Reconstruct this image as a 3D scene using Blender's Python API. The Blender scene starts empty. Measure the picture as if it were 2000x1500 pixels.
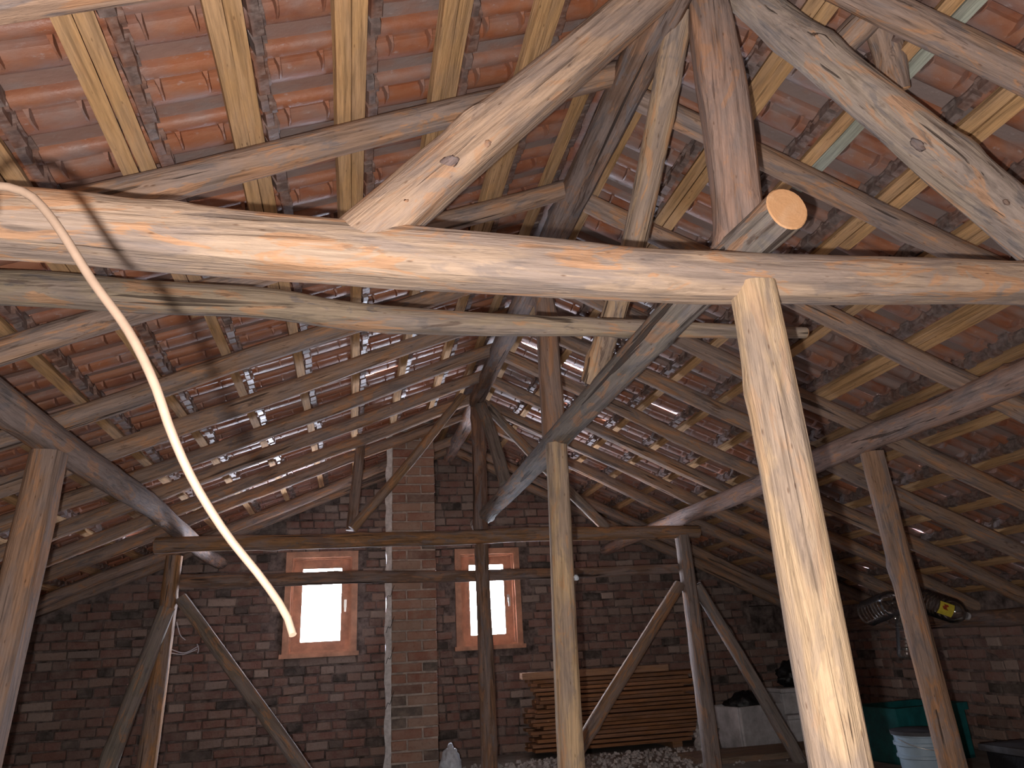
import bpy, bmesh, math, random
from mathutils import Vector, Matrix, Euler, noise

# ------------------------------------------------------------------ camera, sky, flash, exposure
H = 0.90                                     # lens height above the attic floor
YAW, PITCH, ROLL, FPX = math.radians(12.68), math.radians(19.88), math.radians(-3.16), 1418.8
scene = bpy.context.scene
COL = scene.collection
_f = Vector((math.sin(YAW)*math.cos(PITCH), math.cos(YAW)*math.cos(PITCH), math.sin(PITCH)))
_r = Vector((math.cos(YAW), -math.sin(YAW), 0))
_u = _r.cross(_f)
CR = math.cos(ROLL)*_r + math.sin(ROLL)*_u
CU = -math.sin(ROLL)*_r + math.cos(ROLL)*_u
cam = bpy.data.cameras.new('camera')
cam.sensor_width = 36.0
cam.lens = FPX/2000*36
cam.clip_start = 0.05
camo = bpy.data.objects.new('camera', cam)
COL.objects.link(camo)
camo.matrix_world = Matrix(((CR.x, CU.x, -_f.x, 0), (CR.y, CU.y, -_f.y, 0), (CR.z, CU.z, -_f.z, H), (0, 0, 0, 1)))
scene.camera = camo

world = bpy.data.worlds.new('sky'); scene.world = world; world.use_nodes = True
bg = world.node_tree.nodes['Background']
bg.inputs[0].default_value = (0.82, 0.86, 1.0, 1); bg.inputs[1].default_value = 120.0

fl = bpy.data.lights.new('camera_flash_offscreen', 'POINT')
fl.energy = 116; fl.shadow_soft_size = 0.009; fl.color = (1.0, 0.945, 0.905)
flo = bpy.data.objects.new('camera_flash_offscreen', fl); COL.objects.link(flo)
flo.location = Vector((0, 0, H)) - CR*0.055 - CU*0.040

vs = scene.view_settings
vs.view_transform = 'Standard'; vs.look = 'None'; vs.exposure = 0.5; vs.gamma = 1.0; vs.use_curve_mapping = False

# ------------------------------------------------------------------ general helpers
rnd = random.Random(7)
def at(px, py, Y):
    """point of the place that lies Y metres in front of the lens along the ridge direction"""
    d = CR*(px-1000)/FPX - CU*(py-750)/FPX + _f
    return Vector((0, 0, H)) + d*(Y/d.y)

def tag(o, label=None, cat=None, group=None, kind=None):
    if label: o['label'] = label
    if cat: o['category'] = cat
    if group: o['group'] = group
    if kind: o['kind'] = kind
    return o

def link(name, me, mat=None, parent=None, loc=None):
    o = bpy.data.objects.new(name, me)
    COL.objects.link(o)
    if mat and me and not me.materials: me.materials.append(mat)
    if parent: o.parent = parent
    if loc is not None: o.location = loc
    return o

def empty(name, loc=(0, 0, 0)):
    o = bpy.data.objects.new(name, None); COL.objects.link(o); o.location = loc
    o.empty_display_size = 0.1
    return o

def mesh_from(name, verts, faces, smooth=False, sharp=None):
    me = bpy.data.meshes.new(name)
    me.from_pydata([tuple(v) for v in verts], [], faces)
    me.update()
    if smooth:
        me.polygons.foreach_set('use_smooth', [True]*len(me.polygons))
        if sharp: me.set_sharp_from_angle(angle=math.radians(sharp))
    return me

class MB:
    def __init__(s): s.v = []; s.f = []
    def box(s, x0, x1, y0, y1, z0, z1, jit=0, R=None):
        b = len(s.v)
        for z in (z0, z1):
            for x, y in ((x0, y0), (x1, y0), (x1, y1), (x0, y1)):
                p = Vector((x, y, z))
                if jit:
                    g = R or rnd
                    p += Vector((g.uniform(-jit, jit), g.uniform(-jit, jit), g.uniform(-jit, jit)))
                s.v.append(p)
        s.f += [tuple(b+i for i in q) for q in ((0, 3, 2, 1), (4, 5, 6, 7), (0, 1, 5, 4), (1, 2, 6, 5), (2, 3, 7, 6), (3, 0, 4, 7))]
        return s
    def poly(s, pts, vec):
        """prism: polygon pts swept by vec"""
        b = len(s.v); n = len(pts)
        s.v += [Vector(p) for p in pts] + [Vector(p)+Vector(vec) for p in pts]
        s.f.append(tuple(range(b+n-1, b-1, -1))); s.f.append(tuple(range(b+n, b+2*n)))
        for i in range(n):
            j = (i+1) % n
            s.f.append((b+i, b+j, b+n+j, b+n+i))
        return s
    def lathe(s, prof, seg=24, c=(0, 0, 0)):
        b = len(s.v); c = Vector(c)
        for r, z in prof:
            for k in range(seg):
                a = 2*math.pi*k/seg
                s.v.append(c+Vector((r*math.cos(a), r*math.sin(a), z)))
        for i in range(len(prof)-1):
            for k in range(seg):
                k2 = (k+1) % seg
                s.f.append((b+i*seg+k, b+i*seg+k2, b+(i+1)*seg+k2, b+(i+1)*seg+k))
        return s
    def mesh(s, name, smooth=False, sharp=None):
        me = mesh_from(name, s.v, s.f)
        bm = bmesh.new(); bm.from_mesh(me); bmesh.ops.recalc_face_normals(bm, faces=bm.faces); bm.to_mesh(me); bm.free()
        if smooth:
            me.polygons.foreach_set('use_smooth', [True]*len(me.polygons))
            if sharp: me.set_sharp_from_angle(angle=math.radians(sharp))
        return me
    def build(s, name, mat, parent=None, smooth=False, sharp=None, loc=None):
        return link(name, s.mesh(name, smooth, sharp), mat, parent, loc)

# ------------------------------------------------------------------ materials
class NT:
    def __init__(s, name):
        s.m = bpy.data.materials.new(name); s.m.use_nodes = True
        s.t = s.m.node_tree; s.t.nodes.clear()
        s.out = s.n('ShaderNodeOutputMaterial')
    def n(s, ty, **kw):
        nd = s.t.nodes.new(ty)
        for k, v in kw.items(): setattr(nd, k, v)
        return nd
    def l(s, a, b): s.t.links.new(a, b)
    def val(s, nd, i, v):
        if hasattr(v, 'is_linked') or hasattr(v, 'links'): s.l(v, nd.inputs[i])
        else: nd.inputs[i].default_value = v
    def math(s, op, a, b=0.0, clamp=False):
        nd = s.n('ShaderNodeMath', operation=op, use_clamp=clamp); s.val(nd, 0, a); s.val(nd, 1, b); return nd.outputs[0]
    def mapping(s, src, scale=(1, 1, 1), loc=(0, 0, 0)):
        nd = s.n('ShaderNodeMapping'); s.l(src, nd.inputs[0]); s.val(nd, 1, loc); s.val(nd, 3, scale); return nd.outputs[0]
    def noise(s, vec, scale=1.0, detail=4, rough=0.55, dist=0.0):
        nd = s.n('ShaderNodeTexNoise'); s.l(vec, nd.inputs['Vector'])
        nd.inputs['Scale'].default_value = scale; nd.inputs['Detail'].default_value = detail
        nd.inputs['Roughness'].default_value = rough; nd.inputs['Distortion'].default_value = dist
        return nd.outputs[0]
    def ramp(s, f, stops):
        nd = s.n('ShaderNodeValToRGB'); s.l(f, nd.inputs[0])
        el = nd.color_ramp.elements
        while len(el) < len(stops): el.new(0.5)
        for e, (p, c) in zip(el, stops):
            e.position = p; e.color = (c, c, c, 1) if isinstance(c, (int, float)) else (*c, 1)
        return nd.outputs[0]
    def mix(s, f, a, b, mode='MIX'):
        nd = s.n('ShaderNodeMix', data_type='RGBA', blend_type=mode); nd.clamp_factor = True
        s.val(nd, 0, f)
        for i, v in ((6, a), (7, b)):
            if isinstance(v, tuple): nd.inputs[i].default_value = (*v, 1)
            else: s.l(v, nd.inputs[i])
        return nd.outputs[2]
    def bump(s, h, strength=0.4, dist=0.01):
        nd = s.n('ShaderNodeBump'); nd.inputs['Strength'].default_value = strength; nd.inputs['Distance'].default_value = dist
        s.l(h, nd.inputs['Height']); return nd.outputs[0]
    def finish(s, col, rough=0.85, normal=None, spec=0.25, metallic=0.0):
        p = s.n('ShaderNodeBsdfPrincipled')
        if isinstance(col, tuple): p.inputs['Base Color'].default_value = (*col, 1)
        else: s.l(col, p.inputs['Base Color'])
        s.val(p, 'Roughness', rough)
        p.inputs['Specular IOR Level'].default_value = spec; p.inputs['Metallic'].default_value = metallic
        if normal: s.l(normal, p.inputs['Normal'])
        s.l(p.outputs[0], s.out.inputs[0])
        return s.m

def make_timber(name, fresh=0.5, dark=0.5, sawn=False):
    """weathered barked log: the object's own colour, greyed patches, orange inner bark, dark splits along the grain"""
    t = NT(name)
    tc = t.n('ShaderNodeTexCoord').outputs['Object']
    oi = t.n('ShaderNodeObjectInfo')
    off = t.n('ShaderNodeCombineXYZ'); 
    for i in range(3): t.l(t.math('MULTIPLY', oi.outputs['Random'], 37.0+11*i), off.inputs[i])
    ad = t.n('ShaderNodeVectorMath', operation='ADD'); t.l(tc, ad.inputs[0]); t.l(off.outputs[0], ad.inputs[1])
    v = ad.outputs[0]
    grain = t.noise(t.mapping(v, (3.0, 60, 60)), 1.0, 5, 0.6, 0.6)
    patch = t.noise(t.mapping(v, (2.2, 9, 9)), 1.0, 4, 0.6, 0.8)
    patch2 = t.noise(t.mapping(v, (4.5, 16, 16), (5, 3, 1)), 1.0, 4, 0.65, 0.9)
    splits = t.noise(t.mapping(v, (1.1, 34, 34), (2, 8, 4)), 1.0, 3, 0.5, 0.5)
    knots = t.n('ShaderNodeTexVoronoi'); t.l(t.mapping(v, (2.6, 9, 9)), knots.inputs['Vector'])
    base = oi.outputs['Color']
    grey = t.mix(0.6*(0.3 if sawn else 1.0), base, (0.31, 0.25, 0.23))
    slate = t.mix(0.75, base, (0.20, 0.185, 0.195))
    orange = t.mix(0.6, base, (0.60, 0.29, 0.13))
    fine = t.noise(t.mapping(v, (9, 170, 170)), 1.0, 3, 0.6, 0.3)
    c = t.mix(t.ramp(patch, [(0.44, 0.0), (0.55, 1.0)]), base, grey)
    c = t.mix(t.math('MULTIPLY', t.ramp(patch2, [(0.55, 0.0), (0.60, 1.0)]), fresh), c, orange)
    c = t.mix(t.math('MULTIPLY', t.ramp(patch2, [(0.37, 1.0), (0.43, 0.0)]), min(1.0, dark)), c, slate)
    strip = t.noise(t.mapping(v, (3.2, 26, 26), (9, 1, 7)), 1.0, 5, 0.7, 1.2)
    c = t.mix(t.math('MULTIPLY', t.ramp(strip, [(0.60, 0.0), (0.66, 1.0)]), dark*0.8), c, (0.12, 0.08, 0.065))
    c = t.mix(t.math('MULTIPLY', t.ramp(strip, [(0.30, 1.0), (0.38, 0.0)]), 0.6*fresh), c, t.mix(0.5, base, (0.72, 0.52, 0.36)))
    g = t.ramp(grain, [(0.28, 0.55), (0.50, 1.0), (0.75, 1.18)])
    c = t.mix(1.0, c, g, 'MULTIPLY')
    c = t.mix(0.6, c, t.ramp(fine, [(0.35, 0.7), (0.55, 1.0), (0.8, 1.15)]), 'MULTIPLY')
    sp = t.math('MULTIPLY', t.ramp(splits, [(0.655, 0.0), (0.68, 1.0)]), dark)
    c = t.mix(sp, c, (0.06, 0.043, 0.036))
    kn = t.ramp(knots.outputs['Distance'], [(0.05, 1.0), (0.12, 0.0)])
    c = t.mix(t.math('MULTIPLY', kn, 0.6), c, (0.11, 0.05, 0.025))
    h = t.math('SUBTRACT', t.math('MULTIPLY', grain, 0.7), t.math('MULTIPLY', sp, 1.0))
    h = t.math('ADD', h, t.math('MULTIPLY', strip, 0.8))
    h = t.math('ADD', h, t.math('MULTIPLY', fine, 0.25))
    return t.finish(c, 0.88, t.bump(h, 0.8, 0.008), 0.18)

M = {}
M['log'] = make_timber('barked_log', 0.8, 0.85)
M['hewn'] = make_timber('hewn_beam', 0.65, 0.45)
M['sawn'] = make_timber('sawn_batten', 0.25, 0.08, True)
M['tie'] = make_timber('tie_beam_timber', 0.9, 0.5)
M['freshpost'] = make_timber('fresh_hewn_post', 0.3, 0.35)
M['dark'] = make_timber('aged_log', 0.45, 1.0)

def endgrain():
    t = NT('cut_log_end')
    tc = t.n('ShaderNodeTexCoord').outputs['Object']
    sep = t.n('ShaderNodeSeparateXYZ'); t.l(tc, sep.inputs[0])
    r = t.math('SQRT', t.math('ADD', t.math('POWER', t.math('ABSOLUTE', sep.outputs[1]), 2.0), t.math('POWER', t.math('ABSOLUTE', sep.outputs[2]), 2.0)))
    n = t.noise(tc, 18, 4, 0.6)
    rr = t.math('SINE', t.math('ADD', t.math('MULTIPLY', r, 900.0), t.math('MULTIPLY', n, 9.0)))
    c = t.mix(t.math('MULTIPLY', t.math('ADD', rr, 1.0), 0.14), (0.66, 0.37, 0.19), (0.58, 0.30, 0.14))
    c = t.mix(t.ramp(n, [(0.5, 0.0), (0.8, 0.6)]), c, (0.75, 0.50, 0.32))
    return t.finish(c, 0.85, t.bump(t.noise(tc, 60, 4), 0.5, 0.004), 0.15)
M['end'] = endgrain()

def tile_mat(name='terracotta_tile', dusty=0.75, dust=(0.255, 0.195, 0.18), lo=0.46):
    t = NT(name)
    a = t.n('ShaderNodeAttribute', attribute_name='lc').outputs['Vector']
    r0 = t.n('ShaderNodeAttribute', attribute_name='rndv').outputs['Fac']
    oi = t.n('ShaderNodeObjectInfo')
    r = t.math('FRACT', t.math('ADD', oi.outputs['Random'], r0))
    off = t.n('ShaderNodeCombineXYZ')
    for i in range(3): t.l(t.math('MULTIPLY', r, 53.0+17*i), off.inputs[i])
    ad = t.n('ShaderNodeVectorMath', operation='ADD'); t.l(a, ad.inputs[0]); t.l(off.outputs[0], ad.inputs[1])
    v = ad.outputs[0]
    n1 = t.noise(t.mapping(v, (7, 14, 14)), 1, 5, 0.65)
    n2 = t.noise(t.mapping(v, (30, 45, 45)), 1, 4, 0.65)
    n3 = t.noise(t.mapping(v, (5, 9, 9), (4, 4, 4)), 1, 3, 0.6)
    sep = t.n('ShaderNodeSeparateXYZ'); t.l(a, sep.inputs[0])
    band = t.ramp(sep.outputs[1], [(0.140, 0.0), (0.152, 1.0)])          # the flat interlocking strip carries dust and lime
    base = t.mix(r, (0.33, 0.112, 0.048), (0.22, 0.08, 0.048))
    base = t.mix(t.ramp(n1, [(0.35, 0.0), (0.7, 1.0)]), base, (0.33, 0.145, 0.08))
    k = t.math('ADD', t.math('MULTIPLY', band, 0.62), t.math('MULTIPLY', t.ramp(n3, [(lo, 0.0), (lo+0.26, 1.0)]), dusty), True)
    c = t.mix(k, base, dust)
    c = t.mix(t.ramp(n2, [(0.62, 0.0), (0.74, 0.55)]), c, (0.42, 0.36, 0.35))
    head = t.ramp(sep.outputs[0], [(0.0, 0.0), (0.02, 1.0)])             # mossy, sooty head with the hanging lug
    hd = t.mix(t.ramp(n2, [(0.4, 0.0), (0.62, 1.0)]), (0.075, 0.056, 0.052), (0.22, 0.175, 0.16))
    c = t.mix(t.math('MULTIPLY', head, t.ramp(n1, [(0.3, 0.9), (0.7, 0.45)])), c, hd)
    return t.finish(c, t.ramp(n1, [(0.3, 0.40), (0.8, 0.72)]), t.bump(n2, 0.5, 0.005), 0.42)
M['tile'] = tile_mat()
M['tile2'] = tile_mat('weathered_tile', 0.9, lo=0.38)

def brick_mat(name, stops, lime):
    t = NT(name)
    tc = t.n('ShaderNodeTexCoord').outputs['Object']
    geo = t.n('ShaderNodeNewGeometry').outputs['Position']
    r0 = t.n('ShaderNodeAttribute', attribute_name='rndv').outputs['Fac']
    oi = t.n('ShaderNodeObjectInfo')
    r = t.math('FRACT', t.math('ADD', oi.outputs['Random'], r0))
    n1 = t.noise(geo, 9, 5, 0.65); n2 = t.noise(geo, 46, 5, 0.7)
    c = t.ramp(r, stops)
    c = t.mix(t.ramp(n1, [(0.42, 0.0), (0.75, 0.7)]), c, lime)
    c = t.mix(t.ramp(n2, [(0.25, 0.55), (0.45, 0.0)]), c, (0.09, 0.05, 0.045))
    return t.finish(c, 0.92, t.bump(n2, 0.7, 0.008), 0.12)
M['brick'] = brick_mat('old_brick', [(0.0, (0.24, 0.13, 0.10)), (0.3, (0.29, 0.165, 0.135)), (0.50, (0.17, 0.105, 0.09)), (0.68, (0.35, 0.24, 0.195)), (0.80, (0.26, 0.20, 0.175)), (0.88, (0.44, 0.34, 0.29)), (0.96, (0.07, 0.06, 0.055))], (0.34, 0.275, 0.24))
M['brick2'] = brick_mat('chimney_brick', [(0.0, (0.27, 0.14, 0.10)), (0.4, (0.33, 0.19, 0.14)), (0.7, (0.30, 0.205, 0.16)), (0.90, (0.27, 0.12, 0.085)), (0.97, (0.11, 0.095, 0.085))], (0.40, 0.31, 0.255))

def simple(name, col, rough=0.8, var=0.25, scale=12, bump=0.3, spec=0.25, col2=None, metallic=0.0):
    t = NT(name)
    tc = t.n('ShaderNodeNewGeometry').outputs['Position']
    n = t.noise(tc, scale, 5, 0.65)
    c2 = col2 or tuple(x*(1-var*1.6) for x in col)
    c = t.mix(t.ramp(n, [(0.35, 0.0), (0.68, 1.0)]), col, c2)
    return t.finish(c, rough, t.bump(t.noise(tc, scale*4, 4, 0.6), bump, 0.006) if bump else None, spec, metallic)
M['mortar'] = simple('lime_mortar', (0.27, 0.21, 0.19), 0.95, 0.5, 14, 0.8)
M['mortar2'] = simple('pale_mortar', (0.52, 0.44, 0.39), 0.95, 0.3, 18, 0.8)
M['plaster'] = simple('white_plaster', (0.72, 0.70, 0.70), 0.9, 0.25, 25, 0.9)
M['floor'] = simple('dusty_floor', (0.20, 0.165, 0.14), 0.95, 0.5, 5, 0.7, col2=(0.34, 0.31, 0.29))
M['rubble'] = simple('lime_rubble', (0.55, 0.52, 0.50), 0.95, 0.35, 14, 0.8)
M['pinefr'] = simple('varnished_pine', (0.68, 0.35, 0.22), 0.5, 0.25, 9, 0.1, 0.4)
M['metal'] = simple('handle_metal', (0.75, 0.73, 0.70), 0.35, 0.1, 9, 0, 0.5, metallic=0.8)
M['cable'] = simple('cable_sheath', (0.21, 0.145, 0.105), 0.6, 0.1, 30, 0.05, 0.35)
M['foam'] = simple('white_foam', (0.60, 0.59, 0.61), 0.8, 0.25, 10, 0.3)
M['teal'] = simple('teal_plastic', (0.015, 0.16, 0.17), 0.5, 0.35, 6, 0.1, 0.4)
M['pail'] = simple('pale_blue_plastic', (0.42, 0.55, 0.66), 0.35, 0.12, 6, 0.05, 0.5)
M['black'] = simple('black_plastic', (0.012, 0.012, 0.014), 0.45, 0.3, 20, 0.4, 0.4)
M['lid'] = simple('grey_lid', (0.10, 0.10, 0.11), 0.6, 0.3, 9, 0.1)
M['film'] = simple('milky_film', (0.60, 0.66, 0.74), 0.35, 0.2, 18, 0.7, 0.5)
M['green'] = simple('green_print', (0.25, 0.55, 0.10), 0.4, 0.2, 30, 0.1)
M['web'] = simple('cobweb', (0.62, 0.60, 0.66), 0.9, 0.1, 40, 0)
M['red'] = simple('red_print', (0.45, 0.08, 0.03), 0.5, 0.3, 60, 0)
M['yellow'] = simple('yellow_label', (0.80, 0.66, 0.08), 0.5, 0.15, 40, 0)
M['twine'] = simple('twine', (0.35, 0.30, 0.24), 0.9, 0.2, 80, 0.2)

def clear_mat(name, tint, rough, refl):
    t = NT(name)
    tr = t.n('ShaderNodeBsdfTransparent'); tr.inputs[0].default_value = (*tint, 1)
    gl = t.n('ShaderNodeBsdfGlossy'); gl.inputs['Roughness'].default_value = rough; gl.inputs[0].default_value = (1, 1, 1, 1)
    fr = t.n('ShaderNodeFresnel'); fr.inputs[0].default_value = refl
    mx = t.n('ShaderNodeMixShader'); t.l(fr.outputs[0], mx.inputs[0]); t.l(tr.outputs[0], mx.inputs[1]); t.l(gl.outputs[0], mx.inputs[2])
    t.l(mx.outputs[0], t.out.inputs[0]); return t.m
M['glass'] = clear_mat('window_glass', (0.96, 0.97, 0.98), 0.02, 1.45)
M['pet'] = clear_mat('clear_bottle_plastic', (0.95, 0.96, 0.96), 0.10, 1.6)

# ------------------------------------------------------------------ logs
def catmull(P, n):
    if len(P) == 2: return [P[0].lerp(P[1], i/n) for i in range(n+1)]
    Q = [P[0]*2-P[1]] + P + [P[-1]*2-P[-2]]
    out = []
    L = [(P[i+1]-P[i]).length for i in range(len(P)-1)]; T = sum(L)
    for i in range(n+1):
        s = T*i/n; k = 0
        while k < len(L)-1 and s > L[k]: s -= L[k]; k += 1
        u = min(1, s/L[k]); p0, p1, p2, p3 = Q[k:k+4]
        out.append(0.5*((2*p1)+(p2-p0)*u+(2*p0-5*p1+4*p2-p3)*u*u+(3*p1-p0-3*p2+p3)*u**3))
    return out

def lerp_list(R, t):
    if len(R) == 1: return R[0]
    x = t*(len(R)-1); i = min(int(x), len(R)-2); return R[i]+(R[i+1]-R[i])*(x-i)

def log(name, path, radii, label, cat, tint, mat='log', group=None, flats=(), wob=0.006, knots=4, seg=20, step=0.05, seed=None, cuts=(), up=None, parent=None):
    """One timber. path: points; radii: along it; flats: (angle, ratio) hewn faces, angle 90 = up, 0 = to the side."""
    P = [Vector(p) for p in path]
    R = random.Random(seed if seed is not None else hash((name, round(P[0].x*1000), round(P[0].y*1000), round(P[-1].z*1000))) & 0xffff)
    org = P[0].copy(); ax = (P[-1]-P[0]).normalized(); Ltot = (P[-1]-P[0]).length
    upv = Vector(up) if up else (Vector((0, 0, 1)) if abs(ax.z) < 0.8 else Vector((0, -1, 0)))
    ly = upv.cross(ax).normalized(); lz = ax.cross(ly)
    rot = Matrix((ax, ly, lz)).transposed()
    inv = rot.transposed()
    n = max(6, int(Ltot/step))
    pts = [inv @ (p-org) for p in catmull(P, n)]
    ph = [R.uniform(0, 6.28) for _ in range(8)]
    kn = [(R.uniform(0.05, 0.95), R.uniform(0, 6.28), R.uniform(0.10, 0.24)) for _ in range(knots)]
    V = []; F = []
    so = R.uniform(0, 99)
    for i, c in enumerate(pts):
        t = i/n; r0 = lerp_list(radii, t); s = t*Ltot
        dy = wob*(math.sin(s*1.9+ph[0])+0.5*math.sin(s*4.7+ph[1])); dz = wob*(math.sin(s*2.3+ph[2])+0.5*math.sin(s*5.3+ph[3]))
        for k in range(seg):
            a = 2*math.pi*k/seg
            r = r0*(1+0.035*math.sin(2*a+ph[4]+s*0.8)+0.025*math.sin(3*a+ph[5]-s*1.3))
            r *= 1+0.05*noise.noise(Vector((s*5+so, math.cos(a)*1.3, math.sin(a)*1.3)))
            for kt, ka, kh in kn:
                d2 = ((t-kt)*Ltot/(r0*0.7))**2 + ((math.sin((a-ka)/2)*2)/0.6)**2
                if d2 < 6: r += r0*kh*math.exp(-d2)
            for fa, fr in flats:
                ca = math.cos(a-math.radians(fa)+0.08*math.sin(s*1.5+ph[6]))
                if ca > 0.05: r = min(r, r0*fr*(1+0.03*math.sin(s*3.1+ph[7]+fa))/ca)
            V.append(Vector((c.x, c.y+dy+r*math.cos(a), c.z+dz+r*math.sin(a))))
    for i in range(n):
        for k in range(seg):
            k2 = (k+1) % seg
            F.append((i*seg+k, i*seg+k2, (i+1)*seg+k2, (i+1)*seg+k))
    caps = {0: [k for k in range(seg-1, -1, -1)], 1: [n*seg+k for k in range(seg)]}
    for e in (0, 1):
        if e not in cuts: F.append(tuple(caps[e]))
    me = mesh_from(name, V, F, True, 32)
    o = link(name, me, M[mat], parent)
    o.matrix_world = Matrix.Translation(org) @ rot.to_4x4()
    o.color = (*tint, 1)
    tag(o, label, cat, group)
    for e in cuts:
        ring = [V[i] for i in caps[e]]
        c = sum(ring, Vector())/seg
        sgn = -1 if e == 0 else 1
        vv = list(ring); ff = []
        inner = [c+(p-c)*0.94+Vector((sgn*0.003, 0, 0)) for p in ring]
        mid = [c+(p-c)*0.5+Vector((sgn*0.003, 0, 0)) for p in ring]
        vv += inner+mid+[c+Vector((sgn*0.003, 0, 0))]
        for k in range(seg):
            k2 = (k+1) % seg
            ff += [(k, k2, seg+k2, seg+k), (seg+k, seg+k2, 2*seg+k2, 2*seg+k), (2*seg+k, 2*seg+k2, 3*seg)]
        ce = link('cut_end', mesh_from('cut_end', vv, ff), M['end'], o)
        ce['label'] = 'pale orange sawn end grain'
    return o

T_LIGHT = (0.56, 0.40, 0.25); T_TIE = (0.47, 0.33, 0.235); T_PINK = (0.44, 0.29, 0.22); T_GREY = (0.27, 0.235, 0.205)
T_BROWN = (0.27, 0.145, 0.075); T_DARK = (0.21, 0.135, 0.10); T_RAFT = (0.40, 0.265, 0.19); T_YEL = (0.58, 0.345, 0.165)

# ------------------------------------------------------------------ roof geometry (all heights above the floor)
RX = 0.92                                   # ridge line
APEX = 1.92 + H                             # where the rafter axes would meet
TL, TR = math.tan(math.radians(22.5)), math.tan(math.radians(26.0))
def raft_z(x): return APEX - (TL*(RX-x) if x < RX else TR*(x-RX))
YG = 7.10                                   # inner face of the brick gable
XL, XR, YB = -4.25, 4.60, -2.40

# floor
fm = MB().box(XL-0.3, XR+0.3, YB-0.3, YG+0.3, -0.12, 0.0)
floor = fm.build('floor', M['floor']); tag(floor, kind='structure')

# gable wall with its two windows and a niche
W1 = (-0.565, -0.02, 0.94, 1.775)            # clear opening x0 x1 z0 z1
W2 = (0.985, 1.515, 0.925, 1.765)
NI = (3.95, 4.33, 0.90, 1.17)
def wall_top(x): return raft_z(x)+0.115
def gable_backing():
    mb = MB(); th = 0.30; y0 = YG+0.012
    xs = sorted([XL-0.05, W1[0], W1[1], W2[0], W2[1], RX, NI[0], NI[1], XR+0.05])
    for a, b in zip(xs, xs[1:]):
        op = [w for w in (W1, W2, NI) if w[0] <= a+1e-6 and w[1] >= b-1e-6]
        def col(z0, z1a, z1b):
            mb.poly([(a, y0, z0), (b, y0, z0), (b, y0, z1b), (a, y0, z1a)], (0, th, 0))
        if op:
            w = op[0]
            col(0, w[2], w[2]); col(w[3], wall_top(a), wall_top(b))
            if w is NI: mb.box(a, b, y0+0.22, y0+th, w[2], w[3])
        else: col(0, wall_top(a), wall_top(b))
    mb.poly([(RX-0.16, y0, APEX-0.05), (RX+0.16, y0, APEX-0.05), (RX+0.12, y0, APEX+0.13), (RX, y0, APEX+0.175), (RX-0.12, y0, APEX+0.13)], (0, th, 0))
    return mb
wall_far = gable_backing().build('wall_gable', M['mortar']); tag(wall_far, kind='structure')

# ------------------------------------------------------------------ bricks
def brick_proto(l, h, d, seed):
    R = random.Random(seed); mb = MB()
    j = 0.0045
    # front face slightly worn: chamfered box (front towards -Y)
    c = 0.005
    ring0 = [(-l/2, 0, -h/2), (l/2, 0, -h/2), (l/2, 0, h/2), (-l/2, 0, h/2)]
    V = []
    for k, (yy, s) in enumerate(((d, 0), (c, 0), (0, c))):
        for x, _, z in ring0:
            V.append(Vector((x-math.copysign(s, x)+R.uniform(-j, j), yy+(R.uniform(-j, j) if k else 0), z-math.copysign(s, z)+R.uniform(-j, j)*0.7)))
    F = [(8, 9, 10, 11)]
    for k in (0, 1):
        for i in range(4):
            i2 = (i+1) % 4
            F.append((k*4+i, k*4+i2, (k+1)*4+i2, (k+1)*4+i))
    return mesh_from('brick', V, F)
BR = {}
for kind, l in (('s', 0.238), ('h', 0.112), ('q', 0.175)):
    BR[kind] = [brick_proto(l, 0.062, 0.05, 11*i+len(kind)+ord(kind)) for i in range(5)]
for k in BR:
    for m in BR[k]: m.materials.append(M['brick'])
BR2 = {k: [m.copy() for m in BR[k]] for k in BR}
for k in BR2:
    for m in BR2[k]: m.materials.clear(); m.materials.append(M['brick2'])
BLEN = {'s': 0.25, 'h': 0.124, 'q': 0.187}

def lay(x0, x1, R, mode):
    """bond of one course: list of (kind, centre)"""
    out = []; x = x0 - R.uniform(0, 0.2)
    while x < x1:
        if mode == 'mixed': k = R.choice('shhhqhq')
        else: k = mode
        out.append((k, x+BLEN[k]/2)); x += BLEN[k]
    return out

def bricks_on(parent, places, most, stuff_name):
    """places: (kind, matrix, score). the largest in view are single bricks, the rest one joined part"""
    places.sort(key=lambda q: -q[2])
    R = random.Random(5)
    for k, mw, sc in places[:most]:
        o = bpy.data.objects.new('brick', R.choice(BR[k])); COL.objects.link(o); o.parent = parent; o.matrix_world = mw
    rest = places[most:]
    if rest:
        V = []; F = []; A = []
        for k, mw, sc in rest:
            me = R.choice(BR[k]); b = len(V); rv = R.random()
            V += [mw @ v.co for v in me.vertices]
            F += [tuple(b+i for i in p.vertices) for p in me.polygons]
            A += [rv]*len(me.vertices)
        me = mesh_from(stuff_name, V, F); at_ = me.attributes.new('rndv', 'FLOAT', 'POINT'); at_.data.foreach_set('value', A)
        o = link(stuff_name, me, M['brick'], parent); tag(o, kind='stuff')

def in_view(p):
    d = p-Vector((0, 0, H)); z = d.dot(_f)
    if z <= 0.05: return None
    x = 1000+FPX*d.dot(CR)/z; y = 750-FPX*d.dot(CU)/z
    return (x, y, z)

def score(p, hidden=False):
    q = in_view(p)
    if q is None or hidden or not (-30 < q[0] < 2030 and -30 < q[1] < 1530): return -p.length
    return 100/q[2]

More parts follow.
